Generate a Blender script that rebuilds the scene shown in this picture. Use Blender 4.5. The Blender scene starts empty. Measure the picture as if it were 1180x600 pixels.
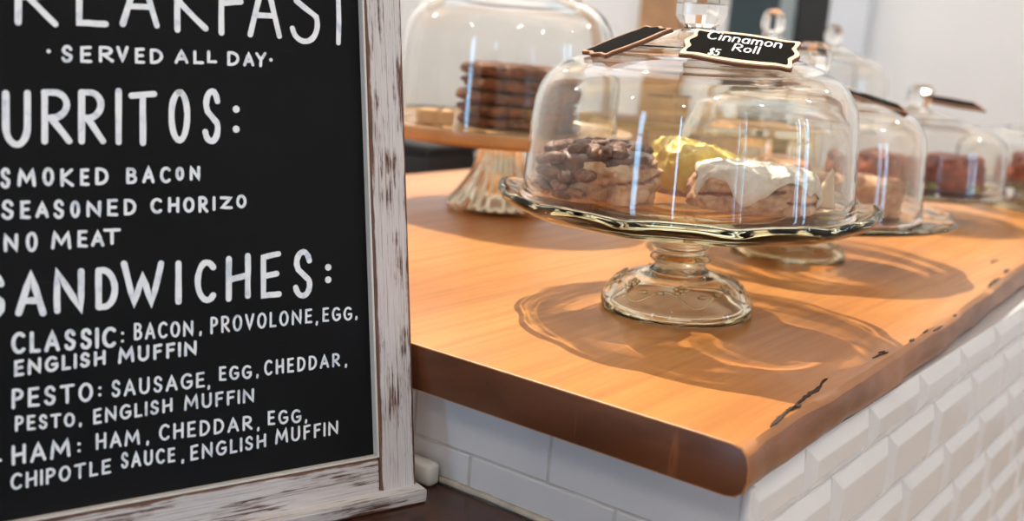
import bpy, bmesh, math, random
from mathutils import Vector, Matrix, noise
random.seed(7)
col = bpy.context.scene.collection
PI = math.pi
ZC = 1.05                                   # height of the wooden bar top above the floor
# ------------------------------------------------------------------ camera and surveying helpers
FPX, PITCH, ROLL, CH = 1262.1, .208937, .080284, .246
F = Vector((0, math.cos(PITCH), -math.sin(PITCH)))
R0 = Vector((1, 0, 0)); U0 = Vector((0, math.sin(PITCH), math.cos(PITCH)))
RT = math.cos(ROLL)*R0 + math.sin(ROLL)*U0
UP = -math.sin(ROLL)*R0 + math.cos(ROLL)*U0
CAM = Vector((0, 0, ZC + CH))
TH = -.6336
L = Vector((math.cos(TH), math.sin(TH), 0))        # along the short front edge of the bar
N = Vector((-math.sin(TH), math.cos(TH), 0))       # along the bar, away from the camera
Z = Vector((0, 0, 1))
def ray(x, y): return F + RT*((x-590)/FPX) - UP*((y-300)/FPX)
def on_z(x, y, z):
    v = ray(x, y); return CAM + v*((ZC+z-CAM.z)/v.z)
def on_plane(x, y, p, n):
    v = ray(x, y); return CAM + v*((p-CAM).dot(n)/v.dot(n))
def at_depth(x, y, d): return CAM + ray(x, y)*d
def ln(l, n, z=0.): return L*l + N*n + Z*(ZC+z)

# ------------------------------------------------------------------ materials
def srgb(r, g, b):
    f = lambda c: (c/255/12.92) if c/255 <= .04045 else ((c/255+.055)/1.055)**2.4
    return (f(r), f(g), f(b), 1)
class NT:
    def __init__(s, name):
        s.m = bpy.data.materials.new(name); s.m.use_nodes = True; s.t = s.m.node_tree; s.t.nodes.clear()
        s.out = s.n('ShaderNodeOutputMaterial')
    def n(s, typ, ins=None, **kw):
        nd = s.t.nodes.new(typ)
        for k, v in kw.items(): setattr(nd, k, v)
        for k, v in (ins or {}).items():
            sock = nd.inputs[k]
            if isinstance(v, bpy.types.NodeSocket): s.t.links.new(v, sock)
            else: sock.default_value = v
        return nd
    def coords(s, which='Object', scale=(1, 1, 1), rot=(0, 0, 0)):
        tc = s.n('ShaderNodeTexCoord')
        return s.n('ShaderNodeMapping', {'Vector': tc.outputs[which], 'Scale': scale, 'Rotation': rot}).outputs[0]
    def noise(s, vec, scale, detail=4, rough=.55, dist=0):
        return s.n('ShaderNodeTexNoise', {'Vector': vec, 'Scale': scale, 'Detail': detail, 'Roughness': rough, 'Distortion': dist}).outputs[0]
    def ramp(s, fac, stops, interp='LINEAR'):
        nd = s.n('ShaderNodeValToRGB', {'Fac': fac}); cr = nd.color_ramp; cr.interpolation = interp
        while len(cr.elements) < len(stops): cr.elements.new(.5)
        for e, (p, c) in zip(cr.elements, stops): e.position = p; e.color = c if len(c) == 4 else (*c, 1)
        return nd.outputs[0]
    def math(s, op, a, b=0., c=0.):
        nd = s.n('ShaderNodeMath', operation=op)
        for i, v in enumerate((a, b, c)):
            if isinstance(v, bpy.types.NodeSocket): s.t.links.new(v, nd.inputs[i])
            else: nd.inputs[i].default_value = v
        return nd.outputs[0]
    def mix(s, fac, a, b, blend='MIX'):
        nd = s.n('ShaderNodeMix', data_type='RGBA', blend_type=blend)
        for k, v in ((0, fac), (6, a), (7, b)):
            if isinstance(v, bpy.types.NodeSocket): s.t.links.new(v, nd.inputs[k])
            else: nd.inputs[k].default_value = v
        return nd.outputs[2]
    def bump(s, h, strength=.3, dist=.002):
        return s.n('ShaderNodeBump', {'Height': h, 'Strength': strength, 'Distance': dist}).outputs[0]
    def bsdf(s, color, rough=.5, normal=None, **kw):
        ins = {'Base Color': color, 'Roughness': rough}
        if normal is not None: ins['Normal'] = normal
        ins.update(kw)
        b = s.n('ShaderNodeBsdfPrincipled', ins)
        s.t.links.new(b.outputs[0], s.out.inputs[0]); return s.m
def plain(name, rgb, rough=.5, var=.06, scale=20, **kw):
    t = NT(name); v = t.coords(); c = srgb(*rgb)
    nz = t.noise(v, scale)
    col_ = t.ramp(nz, [(.3, tuple(x*(1-var) for x in c[:3])), (.7, tuple(min(1, x*(1+var)) for x in c[:3]))])
    return t.bsdf(col_, rough, **kw)
def thin_glass(name, tint, ior=1.5, solid=0., boost=1.):
    t = NT(name)
    if solid >= 1:
        g = t.n('ShaderNodeBsdfGlass', {'Color': (*tint, 1), 'Roughness': 0., 'IOR': ior}).outputs[0]
        t.t.links.new(g, t.out.inputs[0]); return t.m
    bf = t.n('ShaderNodeNewGeometry').outputs['Backfacing']         # same reflectance from either side of the thin wall
    io = t.math('ADD', t.math('MULTIPLY', bf, 1/ior-ior), ior)
    fr = t.n('ShaderNodeFresnel', {'IOR': io}).outputs[0]
    fr = t.math('MULTIPLY', fr, boost)
    tr = t.n('ShaderNodeBsdfTransparent', {'Color': (*tint, 1)}).outputs[0]
    gl = t.n('ShaderNodeBsdfGlossy', {'Color': (1, 1, 1, 1), 'Roughness': .015}).outputs[0]
    m = t.n('ShaderNodeMixShader', {0: fr, 1: tr, 2: gl}).outputs[0]
    if solid > 0:
        g = t.n('ShaderNodeBsdfGlass', {'Color': (*tint, 1), 'Roughness': 0., 'IOR': ior}).outputs[0]
        m = t.n('ShaderNodeMixShader', {0: solid, 1: m, 2: g}).outputs[0]
    t.t.links.new(m, t.out.inputs[0]); return t.m
M = {}
M['dome'] = thin_glass('dome_glass', (.99, .99, .98), 1.5, 1)
M['glass'] = thin_glass('pressed_glass', (.978, .965, .905), 1.48, 1)
M['knob'] = thin_glass('knob_glass', (.99, .99, .985), 1.5, 1)

def wood_slab():
    t = NT('bar_wood'); v = t.coords('Object', (7, .75, 7))
    a = t.noise(v, 1.6, 6, .55, .5)
    b = t.noise(t.coords('Object', (60, 2.2, 60)), 2.5, 5, .6, .25)
    d = t.noise(t.coords('Object', (2.2, 1.0, 2.2)), 1.7, 3, .5, .3)
    w = t.n('ShaderNodeTexWave', {'Vector': t.coords('Object', (1.2, .16, 1.2)), 'Scale': 7., 'Distortion': 7., 'Detail': 3., 'Detail Scale': 1.2}, bands_direction='X').outputs[1]
    c = t.ramp(a, [(.25, srgb(158, 98, 48)), (.5, srgb(182, 120, 62)), (.75, srgb(196, 138, 78))])
    c = t.mix(.5, c, t.ramp(d, [(.3, srgb(150, 88, 42)), (.7, srgb(206, 148, 86))]))
    c = t.mix(t.math('MULTIPLY', t.ramp(w, [(.0, (1, 1, 1)), (.35, (0, 0, 0))]), .25), c, srgb(138, 82, 45))
    c = t.mix(t.math('MULTIPLY', t.ramp(b, [(.38, (1, 1, 1)), (.56, (0, 0, 0))]), .24), c, srgb(134, 82, 40))
    sp = t.noise(t.coords('Object', (30, 8, 30)), 5, 2)
    c = t.mix(t.ramp(sp, [(.74, (0, 0, 0)), (.80, (.7, .7, .7))]), c, srgb(92, 52, 30))
    return t.bsdf(c, t.ramp(b, [(.3, (.36,)*3), (.7, (.28,)*3)]), t.bump(b, .06, .001))
M['slab'] = wood_slab()
def bark_edge():
    t = NT('live_edge_wood'); v = t.coords('Object', (40, 5, 25))
    a = t.noise(v, 1.4, 6, .6, .6); b = t.noise(t.coords('Object', (40, 18, 40)), 4, 4)
    c = t.ramp(a, [(.3, srgb(104, 60, 33)), (.55, srgb(140, 86, 49)), (.75, srgb(164, 106, 64))])
    c = t.mix(t.ramp(b, [(.66, (0, 0, 0)), (.74, (.9, .9, .9))]), c, srgb(58, 30, 18))
    return t.bsdf(c, .34, t.bump(a, .25, .003))
M['edge'] = bark_edge()
def end_grain():
    t = NT('end_grain_wood'); v = t.coords('Object', (6, 40, 22), (0, .5, 0))
    a = t.noise(v, 1.6, 5, .55, .8)
    c = t.ramp(a, [(.3, srgb(74, 40, 21)), (.55, srgb(97, 54, 29)), (.75, srgb(112, 65, 36))])
    sc = t.noise(t.coords('Object', (34, 1, 3.2), (0, .6, 0)), 2.0, 3, .5)
    c = t.mix(t.ramp(sc, [(.66, (0, 0, 0)), (.72, (.35,)*3), (.74, (0, 0, 0))]), c, srgb(166, 106, 66))
    return t.bsdf(c, .33, t.bump(a, .08, .001))
M['end'] = end_grain()
M['crack'] = plain('crack_dark', (40, 22, 14), .8)
M['dark_wood'] = None
def dark_wood():
    t = NT('dark_counter_wood'); a = t.noise(t.coords('Object', (3, 26, 10)), 2, 5, .6, .4)
    c = t.ramp(a, [(.3, srgb(44, 24, 17)), (.6, srgb(66, 37, 26)), (.8, srgb(84, 50, 36))])
    return t.bsdf(c, .22, t.bump(a, .08, .001))
M['dark_wood'] = dark_wood()
def painted(axis):
    # chipped white paint over brown wood, grain along one local axis
    t = NT('distressed_paint_' + 'xyz'[axis])
    sc = [420, 420, 420]; sc[axis] = 14
    g = t.noise(t.coords('Object', tuple(sc)), 1.3, 7, .72, .3)
    sc2 = [34, 34, 34]; sc2[axis] = 11
    p = t.noise(t.coords('Object', tuple(sc2)), 1.6, 4, .6)
    tc = t.n('ShaderNodeTexCoord'); sep = t.n('ShaderNodeSeparateXYZ', {0: tc.outputs['Generated']})
    ed = None
    for k in range(2):
        if k == axis: continue
        q = t.math('ABSOLUTE', t.math('SUBTRACT', sep.outputs[k], .5))
        ed = q if ed is None else t.math('MAXIMUM', ed, q)
    ed = t.ramp(ed, [(.40, (0, 0, 0)), (.5, (.28,)*3)])
    s = t.math('ADD', t.math('MULTIPLY', g, .55), t.math('MULTIPLY', p, .58))
    s = t.math('SUBTRACT', s, ed)
    m = t.ramp(s, [(.465, (0, 0, 0)), (.54, (1, 1, 1))])
    white = t.mix(t.noise(t.coords('Object', tuple(sc)), 2.6, 4), srgb(184, 177, 175), srgb(226, 221, 220))
    brown = t.ramp(g, [(.3, srgb(64, 38, 27)), (.7, srgb(128, 84, 62))])
    c = t.mix(m, brown, white)
    sc3 = [1000, 1000, 1000]; sc3[axis] = 11
    hl = t.noise(t.coords('Object', tuple(sc3)), 1.0, 5, .65, .2)
    c = t.mix(t.math('MULTIPLY', t.ramp(hl, [(.36, (1, 1, 1)), (.43, (0, 0, 0))]), .75), c, srgb(104, 86, 76))
    return t.bsdf(c, .6, t.bump(t.math('ADD', t.math('MULTIPLY', m, .6), g), .45, .0012))
M['paint_x'] = painted(0); M['paint_y'] = painted(1)
def blackboard():
    t = NT('blackboard'); a = t.noise(t.coords('Object', (1, 1, 1)), 9, 4, .6)
    c = t.ramp(a, [(.35, srgb(15, 15, 16)), (.75, srgb(22, 22, 24))])
    d = t.noise(t.coords('Object', (5, 40, 5), (0, 0, .3)), 3, 3)
    c = t.mix(t.ramp(d, [(.70, (0, 0, 0)), (.80, (.10,)*3)]), c, srgb(120, 120, 122))
    return t.bsdf(c, .6, **{'Specular IOR Level': .12})
M['board'] = blackboard()
def chalk():
    t = NT('paint_marker_white'); a = t.noise(t.coords('Object', (60, 60, 60)), 1.5, 3, .5, .8)
    b = t.noise(t.coords('Object', (240, 240, 240)), 2, 3)
    c = t.ramp(a, [(.28, srgb(206, 214, 226)), (.46, srgb(240, 244, 249)), (.7, srgb(250, 251, 253))])
    c = t.mix(t.ramp(b, [(.62, (0, 0, 0)), (.8, (.2,)*3)]), c, srgb(160, 168, 180))
    return t.bsdf(c, .55)
M['chalk'] = chalk()
def tile(name, rgb, rough):
    t = NT(name); a = t.noise(t.coords('Object'), 6, 3); b = t.noise(t.coords('Object'), 14, 2)
    c = t.ramp(a, [(.3, srgb(*[x-6 for x in rgb])), (.7, srgb(*rgb))])
    return t.bsdf(c, rough, t.bump(b, .10, .004))
M['tile'] = tile('white_glazed_tile', (226, 223, 222), .13)
M['tile_flat'] = tile('white_flat_tile', (214, 211, 212), .2)
M['grout'] = plain('grout', (196, 190, 182), .9, .12, 60)
M['caulk'] = plain('caulk', (176, 166, 152), .7, .25, 70)
M['wall'] = plain('wall_paint', (234, 234, 234), .8, .02, 2)
M['wall2'] = plain('wall_paint_cool', (214, 219, 226), .7, .02, 2)
M['ceil'] = plain('ceiling_paint', (226, 214, 196), .85, .03, 2)
M['floor'] = plain('floor_boards', (172, 150, 128), .5, .15, 3)
M['teal'] = plain('teal_glass_paint', (44, 62, 66), .35, .1, 3)
M['dark'] = plain('dark_panel', (36, 38, 40), .4, .1, 3)
M['stripe'] = plain('grey_paint', (140, 152, 154), .5, .05, 4)
M['black'] = plain('black_plastic', (24, 24, 26), .4, .1, 10)
M['white_plastic'] = plain('white_plastic', (208, 203, 196), .35, .03, 30)
M['tan_wood'] = plain('tan_wood', (176, 134, 96), .55, .25, 9)
M['plate_tan'] = plain('plate_tan', (172, 132, 90), .25, .18, 14)  # even opaque tan for the cookie stand's plate
M['tan_dark'] = plain('brown_wood', (126, 92, 68), .55, .25, 9)
M['card_wood'] = plain('card_wood', (218, 184, 150), .5, .12, 60)
M['card_edge'] = plain('card_burnt_edge', (104, 62, 36), .6, .15, 60)
M['card_brown'] = plain('card_brown_wood', (150, 104, 70), .6, .12, 60)
M['card_black'] = plain('card_blackboard', (17, 15, 13), .9, .1, 40, **{'Specular IOR Level': .03})
M['wire'] = plain('brass_wire', (190, 160, 110), .3, .05, 20, Metallic=.8)
M['paper'] = plain('parchment', (236, 214, 184), .7, .04, 40)
M['chrome'] = plain('steel', (180, 182, 184), .25, .03, 10, Metallic=1.)
def baked(name, lo, mid, hi, scale=40, rough=.55, bump=.5, dist=.002, coat=0.):
    t = NT(name); a = t.noise(t.coords(), scale, 6, .65, .4)
    c = t.ramp(a, [(.3, srgb(*lo)), (.5, srgb(*mid)), (.68, srgb(*hi))])
    return t.bsdf(c, rough, t.bump(t.noise(t.coords(), scale*3, 5, .65), bump, dist), **{'Coat Weight': coat, 'Subsurface Weight': .0})
M['cookie'] = baked('cookie', (78, 42, 24), (128, 74, 42), (170, 108, 66), 60, .7, .9, .004)
M['dough_tan'] = baked('tan_dough', (126, 80, 50), (198, 154, 114), (232, 200, 162), 40)
M['dough_swirl'] = baked('pale_dough', (136, 88, 60), (192, 146, 110), (224, 188, 152), 45)
M['glaze'] = baked('caramel_glaze', (60, 30, 18), (98, 54, 34), (134, 82, 54), 50, .25, .5, .002, .4)
M['pecan'] = baked('pecan', (70, 38, 24), (120, 74, 50), (178, 132, 100), 90, .4, .8)
M['yellow'] = baked('yellow_frosting', (220, 178, 70), (238, 202, 98), (247, 220, 134), 30, .4, .5, .003)
M['icing'] = baked('white_icing', (208, 184, 156), (232, 222, 206), (246, 240, 230), 42, .3, .5, .002)
M['scone'] = baked('scone_crust', (150, 92, 60), (196, 140, 98), (222, 178, 136), 40)
M['red_pastry'] = baked('red_brown_crust', (84, 32, 16), (140, 60, 30), (188, 98, 56), 40, .4)
M['green'] = baked('herb', (96, 110, 40), (160, 164, 70), (206, 200, 120), 60)
M['cinn'] = baked('cinnamon_filling', (112, 62, 48), (146, 88, 68), (170, 112, 90), 60, .4)
M['shortbread'] = baked('shortbread', (196, 146, 92), (216, 170, 116), (228, 188, 138), 40, .7, .3)

# ------------------------------------------------------------------ object helpers
def mesh_obj(name, bm, mats, parent=None, smooth=True):
    me = bpy.data.meshes.new(name); bm.normal_update(); bm.to_mesh(me); bm.free()
    for m in (mats if isinstance(mats, (list, tuple)) else [mats]): me.materials.append(m)
    if smooth:
        for p in me.polygons: p.use_smooth = True
    o = bpy.data.objects.new(name, me); col.objects.link(o)
    if parent: o.parent = parent
    return o
def tag(o, label=None, cat=None, group=None, kind=None):
    if label: o['label'] = label
    if cat: o['category'] = cat
    if group: o['group'] = group
    if kind: o['kind'] = kind
    return o
def thing(name, label, cat, loc=(0, 0, 0), rotz=0, group=None):
    o = bpy.data.objects.new(name, None); col.objects.link(o); o.empty_display_size = .05
    o.location = loc; o.rotation_euler = (0, 0, rotz); return tag(o, label, cat, group)
def copy_tree(o, parent=None):
    c = o.copy(); col.objects.link(c)
    if parent: c.parent = parent
    for ch in list(o.children): copy_tree(ch, c)
    return c
def frame_mat(o, X, Y, W):
    m = Matrix(((X.x, Y.x, W.x, o.x), (X.y, Y.y, W.y, o.y), (X.z, Y.z, W.z, o.z), (0, 0, 0, 1))); return m
def box(bm, lo, hi, bev=0., mi=0, seg=2):
    lo, hi = Vector(lo), Vector(hi)
    r = bmesh.ops.create_cube(bm, size=1)
    c = (lo+hi)/2; s = hi-lo
    for v in r['verts']: v.co = Vector((v.co.x*s.x, v.co.y*s.y, v.co.z*s.z)) + c
    fs = list({f for v in r['verts'] for f in v.link_faces})
    for f in fs: f.material_index = mi
    if bev > 0:
        es = list({e for v in r['verts'] for e in v.link_edges})
        bmesh.ops.bevel(bm, geom=es, offset=bev, segments=seg, affect='EDGES', profile=.5, material=mi)
def lathe(bm, prof, n=96, rf=None, mi=0, closed=True):
    """prof: list of (r, z); rf(i, theta, r, z) -> (r, z)"""
    rings = []
    for i, (r, z) in enumerate(prof):
        if r < 1e-6: rings.append([bm.verts.new((0, 0, z))]); continue
        ring = []
        for k in range(n):
            th = 2*PI*k/n
            rr, zz = rf(i, th, r, z) if rf else (r, z)
            ring.append(bm.verts.new((rr*math.cos(th), rr*math.sin(th), zz)))
        rings.append(ring)
    for a, b in zip(rings, rings[1:]):
        for k in range(n):
            k2 = (k+1) % n
            if len(a) == 1 and len(b) == 1: continue
            if len(a) == 1: f = bm.faces.new((a[0], b[k], b[k2]))
            elif len(b) == 1: f = bm.faces.new((a[k], b[0], a[k2]))
            else: f = bm.faces.new((a[k], b[k], b[k2], a[k2]))
            f.material_index = mi
    if closed and len(rings[0]) > 1 and len(rings[-1]) > 1:
        a, b = rings[-1], rings[0]
        for k in range(n):
            k2 = (k+1) % n; f = bm.faces.new((a[k], b[k], b[k2], a[k2])); f.material_index = mi
    bmesh.ops.recalc_face_normals(bm, faces=bm.faces[:])
def smooth_prof(p, sub=4):
    """Catmull-Rom through profile points"""
    out = []
    for i in range(len(p)-1):
        p0 = Vector(p[max(i-1, 0)]); p1 = Vector(p[i]); p2 = Vector(p[i+1]); p3 = Vector(p[min(i+2, len(p)-1)])
        for k in range(sub):
            t = k/sub
            q = .5*((2*p1)+(p2-p0)*t+(2*p0-5*p1+4*p2-p3)*t*t+(3*p1-p0-3*p2+p3)*t**3)
            out.append((max(q.x, 0.), q.y))
    out.append(tuple(p[-1])); return out
def tube(bm, pts, r, n=8, mi=0, caps=True):
    pts = [Vector(p) for p in pts]; rings = []
    t0 = (pts[1]-pts[0]).normalized(); ref = Z if abs(t0.z) < .9 else Vector((1, 0, 0))
    nx = t0.cross(ref).normalized()
    for i, p in enumerate(pts):
        t = (pts[min(i+1, len(pts)-1)]-pts[max(i-1, 0)]).normalized()
        nx = (nx - t*nx.dot(t)).normalized(); ny = t.cross(nx)
        rr = r[i] if isinstance(r, (list, tuple)) else r
        rings.append([bm.verts.new(p+(nx*math.cos(2*PI*k/n)+ny*math.sin(2*PI*k/n))*rr) for k in range(n)])
    for a, b in zip(rings, rings[1:]):
        for k in range(n):
            f = bm.faces.new((a[k], a[(k+1) % n], b[(k+1) % n], b[k])); f.material_index = mi
    if caps:
        bm.faces.new(rings[0][::-1]).material_index = mi; bm.faces.new(rings[-1]).material_index = mi
def blob(bm, c, rad, seed=0, amp=.15, fr=1.5, sub=3, mi=0, rot=None):
    r = bmesh.ops.create_icosphere(bm, subdivisions=sub, radius=1)
    rad = Vector(rad) if not isinstance(rad, (int, float)) else Vector((rad,)*3)
    for v in r['verts']:
        d = v.co.copy(); k = 1+amp*noise.fractal(d*fr+Vector((seed*7.1, seed*3.3, seed*1.7)), .6, 2., 4)
        q = Vector((d.x*rad.x, d.y*rad.y, d.z*rad.z))*k
        if rot is not None: q = rot @ q
        v.co = q+Vector(c)
    for f in {f for v in r['verts'] for f in v.link_faces}: f.material_index = mi

# ------------------------------------------------------------------ the room
def slab_box(name, l0, l1, n0, n1, z0, z1, mat, kind='structure', parent=None, bev=0.):
    bm = bmesh.new(); box(bm, (l0, n0, z0), (l1, n1, z1), bev)
    o = mesh_obj(name, bm, mat, parent, smooth=False)
    if not parent: o.rotation_euler = (0, 0, TH)
    if kind and not parent: tag(o, kind=kind)
    return o
LW, RW, BW, FW, CE = -4.2, 3.4, 4.3, -3.0, 3.1
slab_box('floor', LW, RW, FW, BW, -.1, 0, M['floor'])
# ceiling with a skylight opening over the bar
SK = (-2.9, -.6, .85, 3.1)
bm = bmesh.new()
box(bm, (LW, FW, CE), (RW, SK[2], CE+.1)); box(bm, (LW, SK[3], CE), (RW, BW, CE+.1))
box(bm, (LW, SK[2], CE), (SK[0], SK[3], CE+.1)); box(bm, (SK[1], SK[2], CE), (RW, SK[3], CE+.1))
o = mesh_obj('ceiling', bm, M['ceil'], smooth=False); o.rotation_euler = (0, 0, TH); tag(o, kind='structure')
def wall_with_holes(name, axis, pos, a0, a1, holes, mat, th=.12):
    """axis 'n': wall in the plane N=pos running along L; axis 'l': plane L=pos running along N."""
    bm = bmesh.new(); hs = sorted(holes); cur = a0
    def b(u0, u1, z0, z1):
        if u1-u0 < 1e-4 or z1-z0 < 1e-4: return
        if axis == 'n': box(bm, (u0, min(pos, pos+th), z0), (u1, max(pos, pos+th), z1))
        else: box(bm, (min(pos, pos+th), u0, z0), (max(pos, pos+th), u1, z1))
    for (u0, u1, z0, z1) in hs:
        b(cur, u0, 0, CE); b(u0, u1, 0, z0); b(u0, u1, z1, CE); cur = u1
    b(cur, a1, 0, CE)
    o = mesh_obj(name, bm, mat, smooth=False); o.rotation_euler = (0, 0, TH); tag(o, kind='structure'); return o
near_w = [(-1.05, -.72, .6, 2.6), (.9, 1.1, .5, 2.6)]
right_w = [(-1.5, -1.36, .5, 2.5), (-1.1, -.96, .5, 2.5), (1.75, 1.95, .7, 2.5), (2.25, 2.5, .7, 2.5)]
wall_with_holes('wall_back', 'n', BW, LW, RW, [], M['wall'])
wall_with_holes('wall_left', 'l', LW, FW, BW, [], M['wall'], -.12)
wall_with_holes('wall_front', 'n', FW, LW, RW, near_w, M['wall'], -.12)
wall_with_holes('wall_right', 'l', RW, FW, BW, right_w, M['wall'], .12)
wi = 0
for axis, pos, hs, th in (('n', FW, near_w, -.12), ('l', RW, right_w, .12)):
    for (u0, u1, z0, z1) in hs:
        wi += 1; bm = bmesh.new(); g = .04
        for (p0, p1, q0, q1) in ((u0, u0+g, z0, z1), (u1-g, u1, z0, z1), (u0, u1, z0, z0+g), (u0, u1, z1-g, z1), (u0, u1, (z0+z1)/2-g/2, (z0+z1)/2+g/2)):
            a, c = sorted((pos+th*.3, pos+th*.7))
            if axis == 'n': box(bm, (p0, a, q0), (p1, c, q1))
            else: box(bm, (a, p0, q0), (c, p1, q1))
        o = mesh_obj('window_%d' % wi, bm, M['wall2'], smooth=False); o.rotation_euler = (0, 0, TH); tag(o, kind='structure')
        ld = bpy.data.lights.new('window_daylight', 'AREA'); ld.shape = 'RECTANGLE'
        ld.size = u1-u0-.08; ld.size_y = z1-z0-.08; wide = u1-u0 > .6; ld.color = (.72, .86, 1.0) if wide else (.27, .62, 1.0)
        ld.energy = (5 if wide else 24)*(u1-u0)*(z1-z0)
        lo = bpy.data.objects.new('window_daylight', ld); col.objects.link(lo)
        mid = (u0+u1)/2
        if axis == 'n': p = L*mid+N*(pos+th*.8)+Z*((z0+z1)/2); d = N
        else: p = L*(pos+th*.8)+N*mid+Z*((z0+z1)/2); d = -L
        lo.location = p; lo.rotation_euler = d.to_track_quat('-Z', 'Y').to_euler()
# back wall: dark teal glazed door with a grey mullion, pale column beside it
def back_at(x, y): return on_plane(x, y, N*BW, N)
def back_l(x, y=25): return back_at(x, y).dot(L)
dl0, dl1 = back_l(842), back_l(962)
d = thing('door_1', None, None, N*BW+L*0); d.rotation_euler = (0, 0, TH); tag(d, kind='structure')
def dpart(name, l0, l1, z0, z1, dep, mat):
    bm = bmesh.new(); box(bm, (l0, -dep, z0), (l1, 0, z1), .004); return mesh_obj(name, bm, mat, d, False)
dpart('door_panel', dl0, back_l(920), .02, 2.2, .03, M['teal'])
dpart('side_panel', back_l(922), dl1, .02, 2.2, .035, M['dark'])
dpart('mullion', back_l(902), back_l(920), .02, 2.2, .05, M['stripe'])
dpart('door_handle', back_l(896), back_l(899), 1.0, 1.25, .07, M['chrome'])
slab_box('trim_1', back_l(962), back_l(1006), BW-.07, BW, 0, CE, M['wall2'])
slab_box('trim_2', back_l(744), back_l(790), BW-.06, BW, 0, CE, M['tan_wood'])

# ------------------------------------------------------------------ bar top (live-edge slab)
FRN = .6189
ridge = [(-.2610, .6189), (-.2627, .6496), (-.2652, .7443), (-.2658, .8542), (-.2707, .9947), (-.2743, 1.1291), (-.2865, 1.3355), (-.2939, 1.5144), (-.302, 1.72), (-.312, 1.95), (-.33, 2.2)]
TK = .037
def build_bar_top():
    root = thing('bar_top', 'long orange-brown live-edge wooden slab on the white tiled base', 'countertop', (0, 0, ZC), TH)
    bm = bmesh.new()
    pts = []                                   # right side outline, finely sampled with a little wander
    for i in range(len(ridge)-1):
        a, b = Vector(ridge[i]), Vector(ridge[i+1]); k = 10
        for j in range(k): pts.append(a.lerp(b, j/k))
    pts.append(Vector(ridge[-1]))
    far_l = -1.19
    prof = [(0, -.006), (.0, 0.0)]
    # rows of the live edge from the top face inwards, over the lip, down the flank and under
    secs = [(-.030, 0.0), (-.010, -.0003), (-.003, -.0016), (.0008, -.0065), (.0028, -.014), (.0034, -.023), (.0016, -.0315), (-.003, -.0358), (-.010, -.0370), (-.05, -.0370)]
    rows = []
    for j, (du, dz) in enumerate(secs):
        row = []
        for i, p in enumerate(pts):
            w = .0035*noise.noise(Vector((p.y*9, dz*55, 2.))) + .0016*noise.noise(Vector((p.y*42, dz*120, 5.)))
            fade = 1 if 3 <= j <= 7 else (.5 if j == 2 else 0)
            yy = p.y
            row.append(bm.verts.new((p.x+du+w*fade, yy, dz)))
        rows.append(row)
    for a, b in zip(rows, rows[1:]):
        for i in range(len(pts)-1):
            f = bm.faces.new((a[i], a[i+1], b[i+1], b[i])); f.material_index = 0 if any(b is q for q in rows[:4]) else 1
    # top and underside sheets
    def sheet(row, z, mi, up):
        lv = [bm.verts.new((far_l, p.y, z)) for p in pts]
        for i in range(len(pts)-1):
            f = bm.faces.new((lv[i], row[i], row[i+1], lv[i+1])); f.material_index = mi
        return lv
    tl = sheet(rows[0], 0., 0, True); bl = sheet(rows[-1], -TK, 1, False)
    for i in range(len(pts)-1):
        bm.faces.new((tl[i], tl[i+1], bl[i+1], bl[i])).material_index = 1
    # sawn front end and far end
    for idx in (0, -1):
        loop = [tl[idx]]+[r[idx] for r in rows]+[bl[idx]]
        f = bm.faces.new(loop if idx == 0 else loop[::-1]); f.material_index = 2
    bmesh.ops.recalc_face_normals(bm, faces=bm.faces[:])
    es = [e for e in bm.edges if all(abs(v.co.y-FRN) < 1e-6 for v in e.verts)]
    bmesh.ops.bevel(bm, geom=es, offset=.0012, segments=2, affect='EDGES', profile=.5)
    o = mesh_obj('slab', bm, [M['slab'], M['edge'], M['end']], root)
    o.data.set_sharp_from_angle(angle=math.radians(38))
    # dark checks in the top near the corner
    def crack(px, wd):
        bm = bmesh.new(); P = [root.matrix_basis.inverted() @ on_z(x, y, 0) for x, y in px]
        fine = []
        for a, b in zip(P, P[1:]):
            for j in range(5): fine.append(a.lerp(b, j/5))
        fine.append(P[-1]); m = len(fine); lo, hi = [], []
        for i, p in enumerate(fine):
            t = (fine[min(i+1, m-1)]-fine[max(i-1, 0)]).normalized(); nn = Vector((-t.y, t.x, 0))
            w = wd*(.25+.75*math.sin(PI*(i+.35)/(m-.3)))*(.75+.5*random.random())/2
            q = p+nn*(random.random()-.5)*wd*.5
            lo.append(q-nn*w); hi.append(q+nn*w)
        vs = [[bm.verts.new((v.x, v.y, z)) for v in s] for s in (lo, hi) for z in (.00025, -.0006)]
        for i in range(m-1):
            bm.faces.new((vs[0][i], vs[2][i], vs[2][i+1], vs[0][i+1]))
            bm.faces.new((vs[0][i], vs[0][i+1], vs[1][i+1], vs[1][i])); bm.faces.new((vs[2][i+1], vs[2][i], vs[3][i], vs[3][i+1]))
        for i in (0, m-1): bm.faces.new((vs[0][i], vs[1][i], vs[3][i], vs[2][i]))
        bmesh.ops.recalc_face_normals(bm, faces=bm.faces[:])
        mesh_obj('crack', bm, M['crack'], root, False)
    crack([(912, 471), (925, 459), (940, 449), (952, 437)], .0032)
    crack([(904, 474), (912, 470), (924, 466)], .0026)
    crack([(888, 491), (897, 483), (907, 474)], .0030)
    crack([(1006, 412), (1014, 408), (1024, 405)], .0018)
    crack([(1012, 406), (1020, 404)], .002)
    crack([(1076, 381), (1086, 375)], .0022); crack([(1064, 383), (1069, 379)], .0025); crack([(1099, 364), (1102, 362)], .0025)
    crack([(1138, 330), (1146, 323), (1153, 320)], .0032); crack([(1142, 303), (1150, 299)], .0042); crack([(1157, 314), (1162, 310)], .0034)
    crack([(1049, 393), (1054, 390)], .003); crack([(947, 440), (953, 436)], .002)
    return root
bar_top = build_bar_top()

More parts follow.
